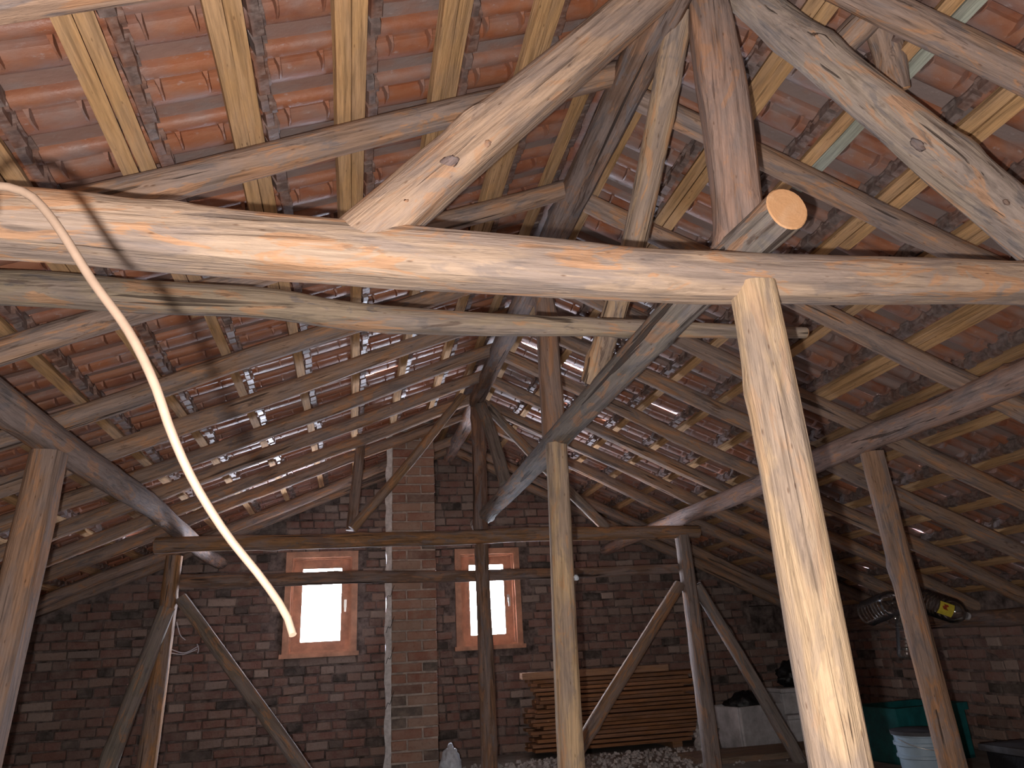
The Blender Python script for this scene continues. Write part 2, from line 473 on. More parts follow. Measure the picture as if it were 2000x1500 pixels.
CH = (0.277, 0.635, 5.90, 6.55)               # chimney x0 x1 y0 y1
R = random.Random(21); places = []
zc = 0.04; row = 0
while zc < 2.85:
    mode = 'mixed'
    for k, x in lay(XL, XR, R, mode):
        L = BLEN[k]; z = zc+R.uniform(-0.004, 0.004)
        if z+0.05 > raft_z(x)-0.02: continue
        if x-L/2 < XL+0.0 or x+L/2 > XR: continue
        if any(w[0]-L/2-0.035 < x < w[1]+L/2+0.035 and w[2]-0.06 < z < w[3]+0.07 for w in (W1, W2)): continue
        if NI[0]-L/2 < x < NI[1]+L/2 and NI[2]-0.02 < z < NI[3]+0.02: continue
        hid = CH[0]/5.9 < x/YG < CH[1]/5.9 and z < 2.4
        mw = Matrix.Translation((x, YG+R.uniform(-0.018, 0.008), z)) @ Euler((0, R.uniform(-0.02, 0.02), R.uniform(-0.02, 0.02))).to_matrix().to_4x4()
        places.append((k, mw, score(Vector((x, YG, z)), hid)+R.uniform(0, 0.3)))
    zc += 0.0755+R.uniform(-0.0015, 0.0015); row += 1
bricks_on(wall_far, places, 300, 'brick_field')

# side walls under the eaves
def side_wall(name, x, sgn, most):
    top = raft_z(x)-0.03
    mb = MB(); a = x+0.012*sgn
    mb.poly([(a, YB-0.28, 0), (a, YB-0.28, raft_z(a)+0.09), (a+0.28*sgn, YB-0.28, raft_z(a+0.28*sgn)+0.09), (a+0.28*sgn, YB-0.28, 0)], (0, YG-YB+0.56, 0))
    o = mb.build(name, M['mortar']); tag(o, kind='structure')
    R = random.Random(31 if sgn > 0 else 32); pl = []
    rot = Matrix.Rotation(-math.pi/2 if sgn > 0 else math.pi/2, 4, 'Z')
    z = 0.04
    while z < top-0.13:
        for k, y in lay(YB, YG, R, 'mixed'):
            if y+BLEN[k]/2 > YG: continue
            mw = Matrix.Translation((x+R.uniform(-0.008, 0.012)*sgn, y, z+R.uniform(-.004, .004))) @ rot @ Matrix.Rotation(R.uniform(-.02, .02), 4, 'Y')
            pl.append((k, mw, score(Vector((x, y, z)))))
        z += 0.079
    bricks_on(o, pl, most, 'brick_field')
    return o
side_wall('wall_right', XR, 1, 160)
side_wall('wall_left', XL, -1, 0)
wb = MB()
wb.poly([(XL, YB, 0), (XR, YB, 0), (XR, YB, wall_top(XR)), (RX, YB, wall_top(RX)), (XL, YB, wall_top(XL))], (0, -0.28, 0))
wb.poly([(RX-0.16, YB, APEX-0.05), (RX+0.16, YB, APEX-0.05), (RX+0.12, YB, APEX+0.13), (RX, YB, APEX+0.175), (RX-0.12, YB, APEX+0.13)], (0, -0.28, 0))
tag(wb.build('wall_back', M['mortar']), kind='structure')

# ------------------------------------------------------------------ windows
def window(name, w, seed):
    x0, x1, z0, z1 = w
    root = empty(name, ((x0+x1)/2, YG, z0)); tag(root, kind='structure')
    o = root.location
    def part(nm, boxes, mat='pinefr', par=root, base=None):
        mb = MB()
        for b in boxes: mb.box(*b)
        ob = mb.build(nm, M[mat]); ob.parent = par
        ob.matrix_parent_inverse = Matrix.Translation(-(par.matrix_world.translation if par.matrix_world.translation.length else par.location))
        return ob
    bpy.context.view_layer.update()
    cw = 0.05; yf = YG-0.028
    for nm, b in (('casing_board', (x0-cw, x0+0.004, yf, YG+0.02, z0-0.02, z1+cw)), ('casing_board', (x1-0.004, x1+cw, yf, YG+0.02, z0-0.02, z1+cw)),
                  ('casing_board', (x0+0.004, x1-0.004, yf, YG+0.02, z1-0.004, z1+cw)), ('window_sill', (x0-cw-0.02, x1+cw+0.02, yf-0.025, YG+0.06, z0-0.035, z0+0.002))):
        part(nm, [b])
    d = 0.13
    for b in ((x0, x0+0.02, YG+0.01, YG+d, z0, z1), (x1-0.02, x1, YG+0.01, YG+d, z0, z1), (x0+0.02, x1-0.02, YG+0.01, YG+d, z1-0.02, z1), (x0+0.02, x1-0.02, YG+0.01, YG+d, z0, z0+0.02)):
        part('jamb_lining', [b])
    ys0, ys1 = YG+0.055, YG+0.105; sw = 0.078
    a0, a1, b0, b1 = x0+0.02, x1-0.02, z0+0.02, z1-0.02
    sash = part('sash', [(a0, a0+sw, ys0, ys1, b0, b1), (a1-sw, a1, ys0, ys1, b0, b1), (a0+sw, a1-sw, ys0, ys1, b1-sw, b1), (a0+sw, a1-sw, ys0, ys1, b0, b0+sw)])
    pane = part('pane', [(a0+sw-0.005, a1-sw+0.005, ys0+0.022, ys0+0.026, b0+sw-0.005, b1-sw+0.005)], 'glass')
    hx = a1-sw*0.5; hz = (b0+b1)/2
    hd = part('handle', [(hx-0.012, hx+0.012, ys0-0.008, ys0, hz-0.035, hz+0.035), (hx-0.008, hx+0.008, ys0-0.035, ys0-0.006, hz-0.008, hz+0.008), (hx-0.009, hx+0.009, ys0-0.046, ys0-0.032, hz-0.075, hz+0.010)], 'metal')
    hd['label'] = 'small metal window handle'
    # sky portal just behind the glass (sampling aid for daylight)
    L = bpy.data.lights.new('window_daylight_portal', 'AREA'); L.shape = 'RECTANGLE'; L.size = x1-x0-0.05; L.size_y = z1-z0-0.05
    L.cycles.is_portal = True
    lo = bpy.data.objects.new('window_daylight_portal', L); COL.objects.link(lo)
    lo.location = ((x0+x1)/2, YG+0.16, (z0+z1)/2); lo.rotation_euler = (math.radians(-90), 0, 0)
    return root
window('window_1', W1, 1); window('window_2', W2, 2)

# ------------------------------------------------------------------ roof tiles
GAUGE = 0.30                                 # horizontal distance between batten rows
TW = 0.205                                   # cover width of a tile along the ridge
# underside profile across the tile: (u, height below the tile plane)
PROF = [(0.0, 0.0), (0.004, -0.011), (0.014, -0.018), (0.026, -0.020), (0.038, -0.017), (0.045, -0.007), (0.048, 0.0), (0.066, 0.0), (0.069, -0.012),
        (0.083, -0.020), (0.105, -0.023), (0.125, -0.020), (0.138, -0.013), (0.146, -0.004), (0.150, 0.003), (0.213, 0.006)]
XH, XT = 0.050, -0.352
def tile_proto(seed):
    R = random.Random(seed)
    V = []; F = []
    xs = [XT, XT*0.5, XH-0.012, XH]
    n = len(PROF); th = 0.013
    for x in xs:
        for u, h in PROF: V.append(Vector((x+R.uniform(-.002, .002), u, h+R.uniform(-.001, .001)+(0.004 if x == XT else 0))))
    for x in xs:
        for u, h in PROF: V.append(Vector((x, u, h*0.8+th)))
    m = len(xs)*n
    for i in range(len(xs)-1):
        for k in range(n-1):
            a = i*n+k
            F.append((a, a+1, a+n+1, a+n)); F.append((m+a, m+a+n, m+a+n+1, m+a+1))
    for k in range(n-1):
        F.append((k, m+k, m+k+1, k+1)); e = (len(xs)-1)*n
        F.append((e+k, e+k+1, m+e+k+1, m+e+k))
    for i in range(len(xs)-1):
        F.append((i*n, (i+1)*n, m+(i+1)*n, m+i*n)); F.append((i*n+n-1, m+i*n+n-1, m+(i+1)*n+n-1, (i+1)*n+n-1))
    def box(x0, x1, y0, y1, z0, z1, tx=0.0):
        b = len(V)
        for z, s in ((z0, tx), (z1, 0)):
            for x, y in ((x0+s, y0+s), (x1-s, y0+s), (x1-s, y1-s), (x0+s, y1-s)): V.append(Vector((x, y, z)))
        for q in ((0, 3, 2, 1), (4, 5, 6, 7), (0, 1, 5, 4), (1, 2, 6, 5), (2, 3, 7, 6), (3, 0, 4, 7)): F.append(tuple(b+i for i in q))
    # hanging lug rail at the head
    x = 0.004
    for y0, y1 in ((0.004, 0.070), (0.074, 0.150), (0.152, 0.208)):
        dz = R.uniform(-.008, .004)
        box(x+R.uniform(-.002, .003), XH+R.uniform(-.014, .002), y0, y1, -0.040-dz, 0.003, 0.006)
    # two thin transverse fins
    for fx in (-0.115, -0.235):
        b = len(V); w = 0.0075
        for s in (-w, w):
            for y, z in ((0.036, -0.012), (0.046, -0.036), (0.062, -0.040), (0.112, -0.0225), (0.112, -0.015), (0.044, 0.0)): V.append(Vector((fx+s*(0.35 if z < -0.02 else 1), y, z)))
        F.append(tuple(b+i for i in range(6))); F.append(tuple(b+6+i for i in range(5, -1, -1)))
        for i in range(6):
            j = (i+1) % 6; F.append((b+i, b+6+i, b+6+j, b+j))
    me = mesh_from('tile', V, F)
    bm = bmesh.new(); bm.from_mesh(me); bmesh.ops.recalc_face_normals(bm, faces=bm.faces); bm.to_mesh(me); bm.free()
    me.polygons.foreach_set('use_smooth', [True]*len(me.polygons)); me.set_sharp_from_angle(angle=math.radians(34))
    lc = me.attributes.new('lc', 'FLOAT_VECTOR', 'POINT')
    lc.data.foreach_set('vector', [c for v in me.vertices for c in v.co])
    me.materials.append(M['tile'])
    return me
TILES = {-1: [tile_proto(100+i) for i in range(4)]}
TILES[1] = [m.copy() for m in TILES[-1]]
for m in TILES[1]: m.materials.clear(); m.materials.append(M['tile2'])
BAT = 0.05+0.028                              # batten top above the rafter axis
def slope_frame(side):
    """axes of a roof slope: up-slope, along the ridge, outward normal"""
    a = math.atan(TL if side < 0 else TR)
    up = Vector((-side*math.cos(a), 0, math.sin(a))); nor = Vector((side*math.sin(a), 0, math.cos(a)))
    return up, nor
ROWS = {-1: [0.565+GAUGE*-i for i in range(0, 18)], 1: [1.31+0.29*i for i in range(0, 13)]}
ROWS[-1] = [0.80] + [0.565-0.292*i for i in range(0, 18)]
ROWS[1] = [1.03] + [1.32+0.29*i for i in range(0, 13)]
def rows_ok(side): return [x for x in ROWS[side] if XL-0.35 < x < XR+0.35]

def roof(side, name):
    root = empty(name, (RX+side*1.5, 2.5, raft_z(RX+side*1.5)+0.15)); tag(root, kind='structure')
    bpy.context.view_layer.update()
    up, nor = slope_frame(side)
    R = random.Random(77+side)
    yv = Vector((0, 1, 0))
    hand = up.cross(yv).dot(nor)
    places = []
    for x in rows_ok(side):
        base = Vector((x-side*0.045, 0, raft_z(x-side*0.045))) + nor*(BAT+0.024)
        y = YB-0.1+R.uniform(-.01, .01)
        while y < YG+0.25:
            if True:
                # tile local x up the slope, y along the ridge, z outwards
                m = Matrix((up, yv, nor)).transposed()
                if hand < 0: m = m @ Matrix.Diagonal((1, 1, 1))
                tilt = Matrix.Rotation(0.034, 3, 'Y')
                loose = y > 4.0 and R.random() < 0.07
                rr = Euler((R.gauss(0, .006) if not loose else R.uniform(-.03, .03), 0, R.gauss(0, .006) if not loose else R.uniform(-.03, .03))).to_matrix()
                mw = Matrix.Translation(base+yv*y+up*R.gauss(0, .004)+nor*(R.gauss(0, .0012)+(0.003 if loose else 0))) @ (m @ tilt @ rr).to_4x4()
                c = mw @ Vector((-0.13, 0.1, 0))
                places.append((mw, score(c)))
            y += TW
    places.sort(key=lambda q: -q[1])
    for mw, sc in places[:300]:
        o = bpy.data.objects.new('tile', R.choice(TILES[side])); COL.objects.link(o); o.parent = root
        o.matrix_parent_inverse = root.matrix_world.inverted(); o.matrix_world = mw
    V = []; F = []; A = []; LCv = []
    for mw, sc in places[300:]:
        me = R.choice(TILES[side]); b = len(V); rv = R.random()
        V += [mw @ v.co for v in me.vertices]; F += [tuple(b+i for i in p.vertices) for p in me.polygons]
        A += [rv]*len(me.vertices); LCv += [c for v in me.vertices for c in v.co]
    me = mesh_from('tile_field', V, F)
    me.attributes.new('rndv', 'FLOAT', 'POINT').data.foreach_set('value', A)
    me.attributes.new('lc', 'FLOAT_VECTOR', 'POINT').data.foreach_set('vector', LCv)
    o = link('tile_field', me, M['tile' if side < 0 else 'tile2'], root); o.matrix_parent_inverse = root.matrix_world.inverted(); tag(o, kind='stuff')
    return root
roof_l = roof(-1, 'roof_left'); roof_r = roof(1, 'roof_right')
# ridge tiles
rt = empty('roof_ridge', (RX, 2.5, APEX+0.2)); tag(rt, kind='structure')
def ridge_proto():
    V = []; F = []; n = 9
    for x, k in ((0, 1.0), (0.40, 1.0)):
        for rad in (0.155, 0.175):
            for i in range(n):
                a = math.pi*(i/(n-1)); V.append(Vector((rad*math.cos(a), x, rad*0.72*math.sin(a)-0.03)))
    for i in range(n-1):
        F += [(i, i+1, 2*n+i+1, 2*n+i), (n+i, 3*n+i, 3*n+i+1, n+i+1), (i, n+i, n+i+1, i+1), (2*n+i, 2*n+i+1, 3*n+i+1, 3*n+i)]
    me = mesh_from('ridge_tile', V, F, True, 40)
    me.attributes.new('lc', 'FLOAT_VECTOR', 'POINT').data.foreach_set('vector', [c for v in me.vertices for c in v.co])
    me.materials.append(M['tile']); return me
rp = ridge_proto()
y = YB-0.1
while y < YG+0.2:
    o = bpy.data.objects.new('ridge_tile', rp); COL.objects.link(o); o.parent = rt
    o.location = (0, y-2.5, -0.125+rnd.uniform(-.003, .003)); y += 0.385

# ------------------------------------------------------------------ battens
ORD = ['first', 'second', 'third', 'fourth', 'fifth', 'sixth', 'seventh', 'eighth', 'ninth', 'tenth', 'eleventh', 'twelfth', 'thirteenth', 'fourteenth', 'fifteenth', 'sixteenth', 'seventeenth', 'eighteenth', 'nineteenth', 'twentieth']
SIDE = {-1: 'cable-side slope', 1: 'bottle-side slope'}
def batten(x, side, w, off, tint, label, y0=YB+0.02, y1=YG+0.01):
    up, nor = slope_frame(side)
    a0 = Vector((x, y0, raft_z(x))) + up*off
    L = y1-y0; mb = MB(); n = 16
    R = random.Random(int(x*1000)+int(off*1000)+side)
    V = []; F = []
    for i in range(n+1):
        yy = L*i/n; jx = R.uniform(-.003, .003); jz = R.uniform(-.0015, .0)
        for a, b in ((-w/2, 0.047), (w/2, 0.047), (w/2, BAT), (-w/2, BAT)): V.append(Vector((yy, a+jx, b+jz)))
    for i in range(n):
        for k in range(4):
            k2 = (k+1) % 4; F.append((i*4+k, i*4+k2, i*4+4+k2, i*4+4+k))
    F += [(3, 2, 1, 0), (n*4, n*4+1, n*4+2, n*4+3)]
    me = mesh_from('batten', V, F)
    bm = bmesh.new(); bm.from_mesh(me); bmesh.ops.recalc_face_normals(bm, faces=bm.faces); bm.to_mesh(me); bm.free()
    o = link('batten', me, M['sawn'])
    o.matrix_world = Matrix.Translation(a0) @ Matrix((Vector((0, 1, 0)), up, nor)).transposed().to_4x4()
    o.color = (*tint, 1)
    tag(o, label, 'batten', 'tile battens of the '+SIDE[side])
    return o
for side in (-1, 1):
    rows = rows_ok(side)
    for i, x in enumerate(rows):
        R = random.Random(i*7+side)
        kk = R.uniform(0.85, 1.08); tn = tuple(c*kk for c in T_YEL)
        word = ORD[i]
        ye = CH[2]-0.01 if side < 0 and CH[0]-0.08 < x < CH[1]+0.08 else YG+0.01
        if side < 0: double = i <= 6 or i % 3 == 0
        else: double = i in (2, 3, 4) or i % 4 == 1
        if i == 0: double = False
        if double:
            t2 = (0.40, 0.42, 0.35) if (side > 0 and i == 2) else tuple(c*1.04 for c in tn)
            lb = 'pale painted sawn batten' if (side > 0 and i == 2) else 'lower sawn batten'
            batten(x, side, 0.043, 0.021, tn, f'upper sawn batten of the {word} double row below the ridge, {SIDE[side]}', y1=ye)
            batten(x, side, 0.043, -0.026, t2, f'{lb} of the {word} double row below the ridge, {SIDE[side]}', y1=R.uniform(2.1, 3.4))
        else:
            batten(x, side, 0.042, 0.020, tn, f'single sawn batten, {word} row below the ridge, {SIDE[side]}', y1=ye)

# ------------------------------------------------------------------ rafters
RY = [-1.95, -1.32, -0.68, -0.03, 0.62, 1.265, 1.92, 2.58, 3.28, 3.85, 4.42, 4.90, 5.40, 5.82, 6.63, 6.96]
for i, y in enumerate(RY):
    from_g = len(RY)-1-i
    for side in (-1, 1):
        R = random.Random(i*3+side)
        xe = XL-0.1 if side < 0 else XR+0.1
        yj = R.uniform(-.03, .03)
        p0 = Vector((RX-side*0.0, y, raft_z(RX)+0.0)); p1 = Vector((xe, y+yj+0.03*side, raft_z(xe)))
        # overlap at the apex: one pole leans a little past the other
        p0 = Vector((RX-side*0.03, y+0.045*side, raft_z(RX)-0.03))
        mid = p0.lerp(p1, 0.5)+Vector((0, R.uniform(-.02, .02), R.uniform(-.006, .003)))
        k = R.uniform(0.85, 1.12)
        tint = tuple(c*k for c in T_RAFT)
        log('rafter', [p0, mid, p1], [0.043, 0.047, 0.050, 0.052], f'round pole rafter, {ORD[from_g]} from the brick gable on the {SIDE[side]}', 'rafter', tint, 'log',
            'pole rafters of the '+SIDE[side], flats=((90, 0.93), (-100, 0.95)), wob=0.006, knots=6, seg=14, step=0.09, seed=i*31+side)

# ------------------------------------------------------------------ long timbers along the ridge
def z_(h): return h+H
log('ridge_beam', [(0.885, YB+0.05, z_(1.835)), (0.895, 1.5, z_(1.83)), (0.90, 3.3, z_(1.83)), (0.905, 5.36, z_(1.83))], [0.064, 0.066, 0.066, 0.06],
    'thick dark ridge beam running under the roof apex to the king post', 'beam', T_DARK, 'dark', flats=((-90, 0.86), (0, .95), (180, .95)), knots=8, seed=3)
log('ridge_beam', [(0.925, 5.28, z_(1.835)), (0.90, 7.2, z_(1.83))], [0.058, 0.055], 'short pale ridge beam beside the chimney top', 'beam', (0.58, 0.46, 0.42), 'log', flats=((-90, 0.9),), seed=4)
log('collar_purlin', [(0.968, 1.29, z_(0.935)), (0.945, 1.86, z_(0.932)), (0.945, 3.3, z_(0.93)), (0.953, 5.78, z_(0.935))], [0.054, 0.055, 0.056, 0.056],
    'grey round log with orange sawn end, lying on the big tie beam', 'log', T_GREY, 'log', wob=0.004, knots=6, seed=5, cuts=(0,), seg=24)
log('purlin', [(-1.27, YB+0.05, z_(0.925)), (-1.255, 2.74, z_(0.915)), (-1.20, 4.4, z_(0.895)), (-1.19, 7.05, z_(0.845))], [0.066, 0.066, 0.066, 0.058],
    'dusty brown purlin log above the post beside the dangling cable', 'beam', (0.33, 0.24, 0.20), 'log', wob=0.01, knots=8, seed=6, cuts=(1,))
log('purlin', [(2.69, YB+0.05, z_(0.955)), (2.68, 2.4, z_(0.95)), (2.62, 3.7, z_(0.925)), (2.47, 7.15, z_(0.875))], [0.062, 0.064, 0.064, 0.056],
    'reddish brown purlin log on the bottle-side slope', 'beam', (0.40, 0.265, 0.215), 'log', knots=8, seed=8)
log('wall_plate', [(XR-0.02, YB+0.03, raft_z(XR)-0.10), (XR-0.02, YG-0.02, raft_z(XR)-0.10)], [0.06], 'dark wall plate log on the low brick wall under the eaves', 'beam', T_DARK, 'dark', seed=9, step=0.1)
log('wall_plate', [(XL+0.02, YB+0.03, raft_z(XL)-0.10), (XL+0.02, YG-0.02, raft_z(XL)-0.10)], [0.06], 'dark wall plate log in the shadowed eaves of the cable side', 'beam', T_DARK, 'dark', seed=10, step=0.1)

# ------------------------------------------------------------------ front truss (Y = 1.43)
YF = 1.43
sq = ((0, .86), (180, .86), (90, .88), (-90, .84))
tie = [Vector((-1.5, YF, z_(0.86)))] + [at(x, y, YF) for x, y in ((0, 442), (300, 470), (600, 491), (1000, 519), (1300, 537), (1600, 543), (2000, 556))] + [Vector((2.85, YF, z_(0.87)))]
log('tie_beam', tie, [0.077, 0.076, 0.073, 0.070, 0.066, 0.064, 0.062, 0.061, 0.061], 'massive pale hewn tie beam crossing in front under the two big struts', 'beam', (0.50, 0.365, 0.27), 'tie',
    flats=((90, .90), (-90, .86), (-45, 1.0), (180, .95), (0, .95)), wob=0.004, knots=12, seed=11, seg=28, step=0.03)
log('strut', [at(690, 486, YF), at(990, 225, YF), at(1290, -18, YF)], [0.070, 0.067, 0.064], 'thick pale strut rising from the big tie beam to the king post', 'strut', (0.53, 0.37, 0.265), 'hewn',
    flats=((90, .88), (-90, .9), (0, .93), (180, .93)), wob=0.005, knots=7, seed=12, seg=26, step=0.03)
log('strut', [at(2040, 470, YF), at(1790, 270, YF), at(1425, -34, YF+0.07)], [0.074, 0.066, 0.055], 'grey cracked strut with mouldy streaks leaning on the king post', 'strut', (0.43, 0.345, 0.28), 'log',
    flats=((90, .92), (-90, .88), (180, .93)), wob=0.006, knots=7, seed=13, seg=26, step=0.03)
log('king_post', [Vector((0.975, YF+.10, z_(0.955))), at(1447, 432, YF+.10), at(1425, 220, YF+.10), at(1388, 0, YF+.10)], [0.072, 0.073, 0.079, 0.070], 'stout pinkish king post standing on the sawn grey log', 'post', (0.43, 0.285, 0.225), 'hewn',
    flats=((140, .86), (60, .95), (-20, .95)), wob=0.006, knots=8, seed=14, seg=26, step=0.03)
log('post', [at(1653, 1500, YF-0.01)*1.0 + (at(1653, 1500, YF-0.01)-at(1474, 560, YF-0.01))*0.62, at(1560, 1030, YF-0.01), at(1474, 563, YF-0.01)], [0.066, 0.064, 0.058], 'freshly hewn pale yellow post under the big tie beam', 'post', (0.64, 0.46, 0.295), 'freshpost',
    flats=((90, .92), (150, .86), (30, .97), (210, .9)), wob=0.003, knots=4, seed=15, seg=28, step=0.03)
log('brace', [Vector((0.91, 2.60, z_(0.985))), at(1238, 476, 2.16), at(1331, 15, 1.56)], [0.044, 0.045, 0.043], 'slim pale pole brace from the grey log up to the ridge', 'brace', (0.54, 0.38, 0.25), 'log', knots=6, seed=16)
pole = [Vector((-1.62, 2.22, z_(1.06)))] + [at(x, y, 2.2) for x, y in ((0, 562), (300, 585), (520, 595), (700, 617), (1000, 633), (1250, 640), (1573, 651))]
log('loose_pole', pole, [0.060, 0.056, 0.053, 0.050, 0.044, 0.036, 0.030, 0.022], 'thin crooked loose pole lying across behind the big tie beam', 'pole', (0.40, 0.315, 0.23), 'log', wob=0.004, knots=12, seed=17, cuts=(1,))
def knot(owner, c, toward, sx, sz, seed, ang=0.0):
    bm = bmesh.new(); bmesh.ops.create_icosphere(bm, subdivisions=3, radius=1.0)
    for v in bm.verts:
        k = 1+0.35*noise.noise(v.co*2.1+Vector((seed, 0, 0)))
        v.co = Vector((v.co.x*sx*k, v.co.y*sz*k, v.co.z*0.005))
    me = bpy.data.meshes.new('knot'); bm.to_mesh(me); bm.free(); me.polygons.foreach_set('use_smooth', [True]*len(me.polygons))
    o = link('knot', me, M['log']); o.color = (0.26, 0.19, 0.175, 1) if sx > 0.02 else (0.42, 0.24, 0.15, 1)
    n = (Vector((0, 0, H))-c).normalized()
    d = (toward-n*toward.dot(n)).normalized()
    mw = Matrix.Translation(c) @ Matrix((d, n.cross(d), n)).transposed().to_4x4()
    bpy.context.view_layer.update()
    o.parent = owner; o.matrix_parent_inverse = owner.matrix_world.inverted(); o.matrix_world = mw
    o['label'] = 'dark knot scar'
STR = [o for o in bpy.data.objects if o.name.startswith('strut')]
sl = next(o for o in STR if o['label'].startswith('thick pale')); sr = next(o for o in STR if o['label'].startswith('grey cracked'))
dl = Vector((1, 0, 1)); dr = Vector((1, 0, -1))
knot(sl, at(868, 327, YF-0.060), dl, 0.036, 0.017, 1.0); knot(sl, at(950, 281, YF-0.060), dl, 0.011, 0.008, 2.0); knot(sl, at(790, 398, YF-0.062), dl, 0.012, 0.008, 3.0)
knot(sr, at(1792, 283, YF-0.058), dr, 0.022, 0.011, 4.0); knot(sr, at(1965, 395, YF-0.068), dr, 0.010, 0.006, 5.0)
fk = empty('forked_prop', at(1745, 120, 1.36)); tag(fk, 'forked log prop with an orange cut toe wedged above the cracked strut', 'prop')
bpy.context.view_layer.update()
for nm, pth, rr, cu, sd in (('prong', [at(1635, 100, 1.52), at(1765, -30, 1.34)], [0.042, 0.046], (), 18), ('prong', [at(1746, 180, 1.51), at(1732, 90, 1.47), at(1700, 10, 1.42)], [0.040, 0.046, 0.042], (0,), 19)):
    o = log(nm, pth, rr, None, None, (0.42, 0.29, 0.22), 'log', seed=sd, cuts=cu, knots=2)
    mw = o.matrix_world.copy(); o.parent = fk; o.matrix_parent_inverse = Matrix.Translation(-fk.location); o.matrix_world = mw

# ------------------------------------------------------------------ posts of the middle line (Y = 3.2)
def down_to_floor(top, low):
    d = low-top; k = (top.z)/(top.z-low.z); return top+d*k
def post(name, ptop, plow, Y, r, label, tint, mat='log', flats=(), seed=1, group=None):
    t = at(*ptop, Y); b = down_to_floor(t, at(*plow, Y))
    return log(name, [b, b.lerp(t, 0.5)+Vector((0.004, 0.003, 0)), t], r, label, 'post', tint, mat, group, flats=flats, wob=0.003, knots=5, seed=seed, seg=22, step=0.04)
post('post', (1086, 868), (1116, 1500), 3.2, [0.058, 0.055, 0.053], 'pale squared post with a long split under the grey log', (0.58, 0.41, 0.25), 'hewn', ((90, .9), (0, .88), (180, .88)), 20)
post('post', (95, 884), (-25, 1400), 3.2, [0.082, 0.078, 0.070], 'thick brown post under the dusty purlin beside the cable', (0.38, 0.24, 0.165), 'hewn', ((90, .88), (0, .9), (180, .85)), 21)
post('post', (1705, 884), (1861, 1500), 3.2, [0.060, 0.060, 0.058], 'knotty red-brown post in front of the hanging bottles', (0.36, 0.225, 0.15), 'log', ((90, .92), (150, .9)), 22)
log('post', [at(1081, 852, 3.34), at(1068, 615, 3.3), Vector((0.905, 3.28, z_(1.775)))], [0.060, 0.058, 0.056], 'reddish hewn post between the grey log and the ridge beam', 'post', (0.37, 0.22, 0.15), 'hewn', flats=((90, .9), (0, .9), (180, .9)), seed=23)

# ------------------------------------------------------------------ far truss (Y = 5.4)
YT = 5.40
log('tie_beam', [at(304, 1068, YT), at(650, 1056, YT), at(940, 1048, YT), at(1363, 1038, YT)], [0.056, 0.053, 0.052, 0.048], 'brown round tie beam passing in front of the chimney', 'beam', (0.33, 0.19, 0.10), 'log', knots=8, seed=24, cuts=(0, 1))
log('rail', [at(345, 1136, YT+0.09), at(744, 1129, YT+0.09), at(1066, 1119, YT+0.09), at(1330, 1112, YT+0.09)], [0.047, 0.045, 0.042, 0.036], 'dark thin rail log across both windows', 'beam', T_DARK, 'dark', knots=6, seed=25)
log('king_post', [at(938, 1036, YT), at(932, 792, YT)], [0.056, 0.052], 'dark king post between the chimney-side tie beam and the ridge', 'post', (0.20, 0.12, 0.09), 'dark', seed=26)
log('strut', [at(688, 1034, YT-0.07), at(800, 905, YT-0.07), at(905, 774, YT-0.07)], [0.036, 0.036, 0.033], 'slender brown strut leaning across the chimney front', 'strut', (0.34, 0.21, 0.12), 'log', seed=27, cuts=(1,))
log('strut', [at(1184, 1032, YT+0.02), at(952, 797, YT+0.02)], [0.04, 0.038], 'slim grey strut partly hidden behind the grey log', 'strut', (0.30, 0.24, 0.19), 'log', seed=28)
log('stub_post', [at(686, 1036, YT+0.02), at(704, 850, YT+0.02)], [0.038, 0.036], 'short dark stub post with a sawn top beside the chimney', 'post', (0.22, 0.14, 0.10), 'dark', seed=29, cuts=(1,))
log('brace', [Vector((0.95, 4.55, z_(0.985))), at(936, 785, 5.33)], [0.046, 0.044], 'grey squared brace from the grey log to the king post head', 'brace', (0.27, 0.235, 0.20), 'hewn', flats=((90, .85), (0, .9), (180, .9)), seed=30)
post('post', (940, 1064), (957, 1500), YT, [0.056, 0.054, 0.050], 'dark knotty post standing before a window', (0.22, 0.14, 0.10), 'dark', (), 31)
post('post', (341, 1086), (285, 1500), YT, [0.064, 0.060, 0.056], 'orange-brown post carrying the sawn end of the brown tie beam', (0.36, 0.20, 0.10), 'log', ((180, .9),), 32)
post('post', (1332, 1046), (1392, 1500), YT, [0.068, 0.064, 0.060], 'grey flat-faced post by the plank stack with two braces', (0.29, 0.235, 0.21), 'hewn', ((180, .82), (90, .9)), 33)
def brace(ptop, plow, Y0, Y1, r, label, tint, seed, floor_=True):
    t = at(*ptop, Y0); l = at(*plow, Y1)
    b = down_to_floor(t, l) if floor_ else l
    return log('brace', [b, b.lerp(t, .5)+Vector((0, 0, 0.006)), t], r, label, 'brace', tint, 'log', flats=((90, .9),), wob=0.004, knots=5, seed=seed, step=0.05)
brace((327, 1186), (208, 1500), YT-0.08, YT-0.10, [0.058, 0.053, 0.048], 'grey leaning brace on the outer side of the orange-brown post', (0.25, 0.215, 0.18), 34)
brace((352, 1168), (586, 1493), YT, YT, [0.048, 0.046, 0.042], 'greyish brace from the orange-brown post down towards the chimney', (0.24, 0.19, 0.15), 35)
brace((1328, 1140), (1146, 1440), YT, YT, [0.050, 0.048, 0.042], 'brown brace between the grey post and the pale squared post', (0.30, 0.185, 0.11), 36)
brace((1360, 1142), (1571, 1500), YT, YT, [0.052, 0.050, 0.045], 'grey brace from the grey post down past the white boxes', (0.27, 0.235, 0.215), 37)

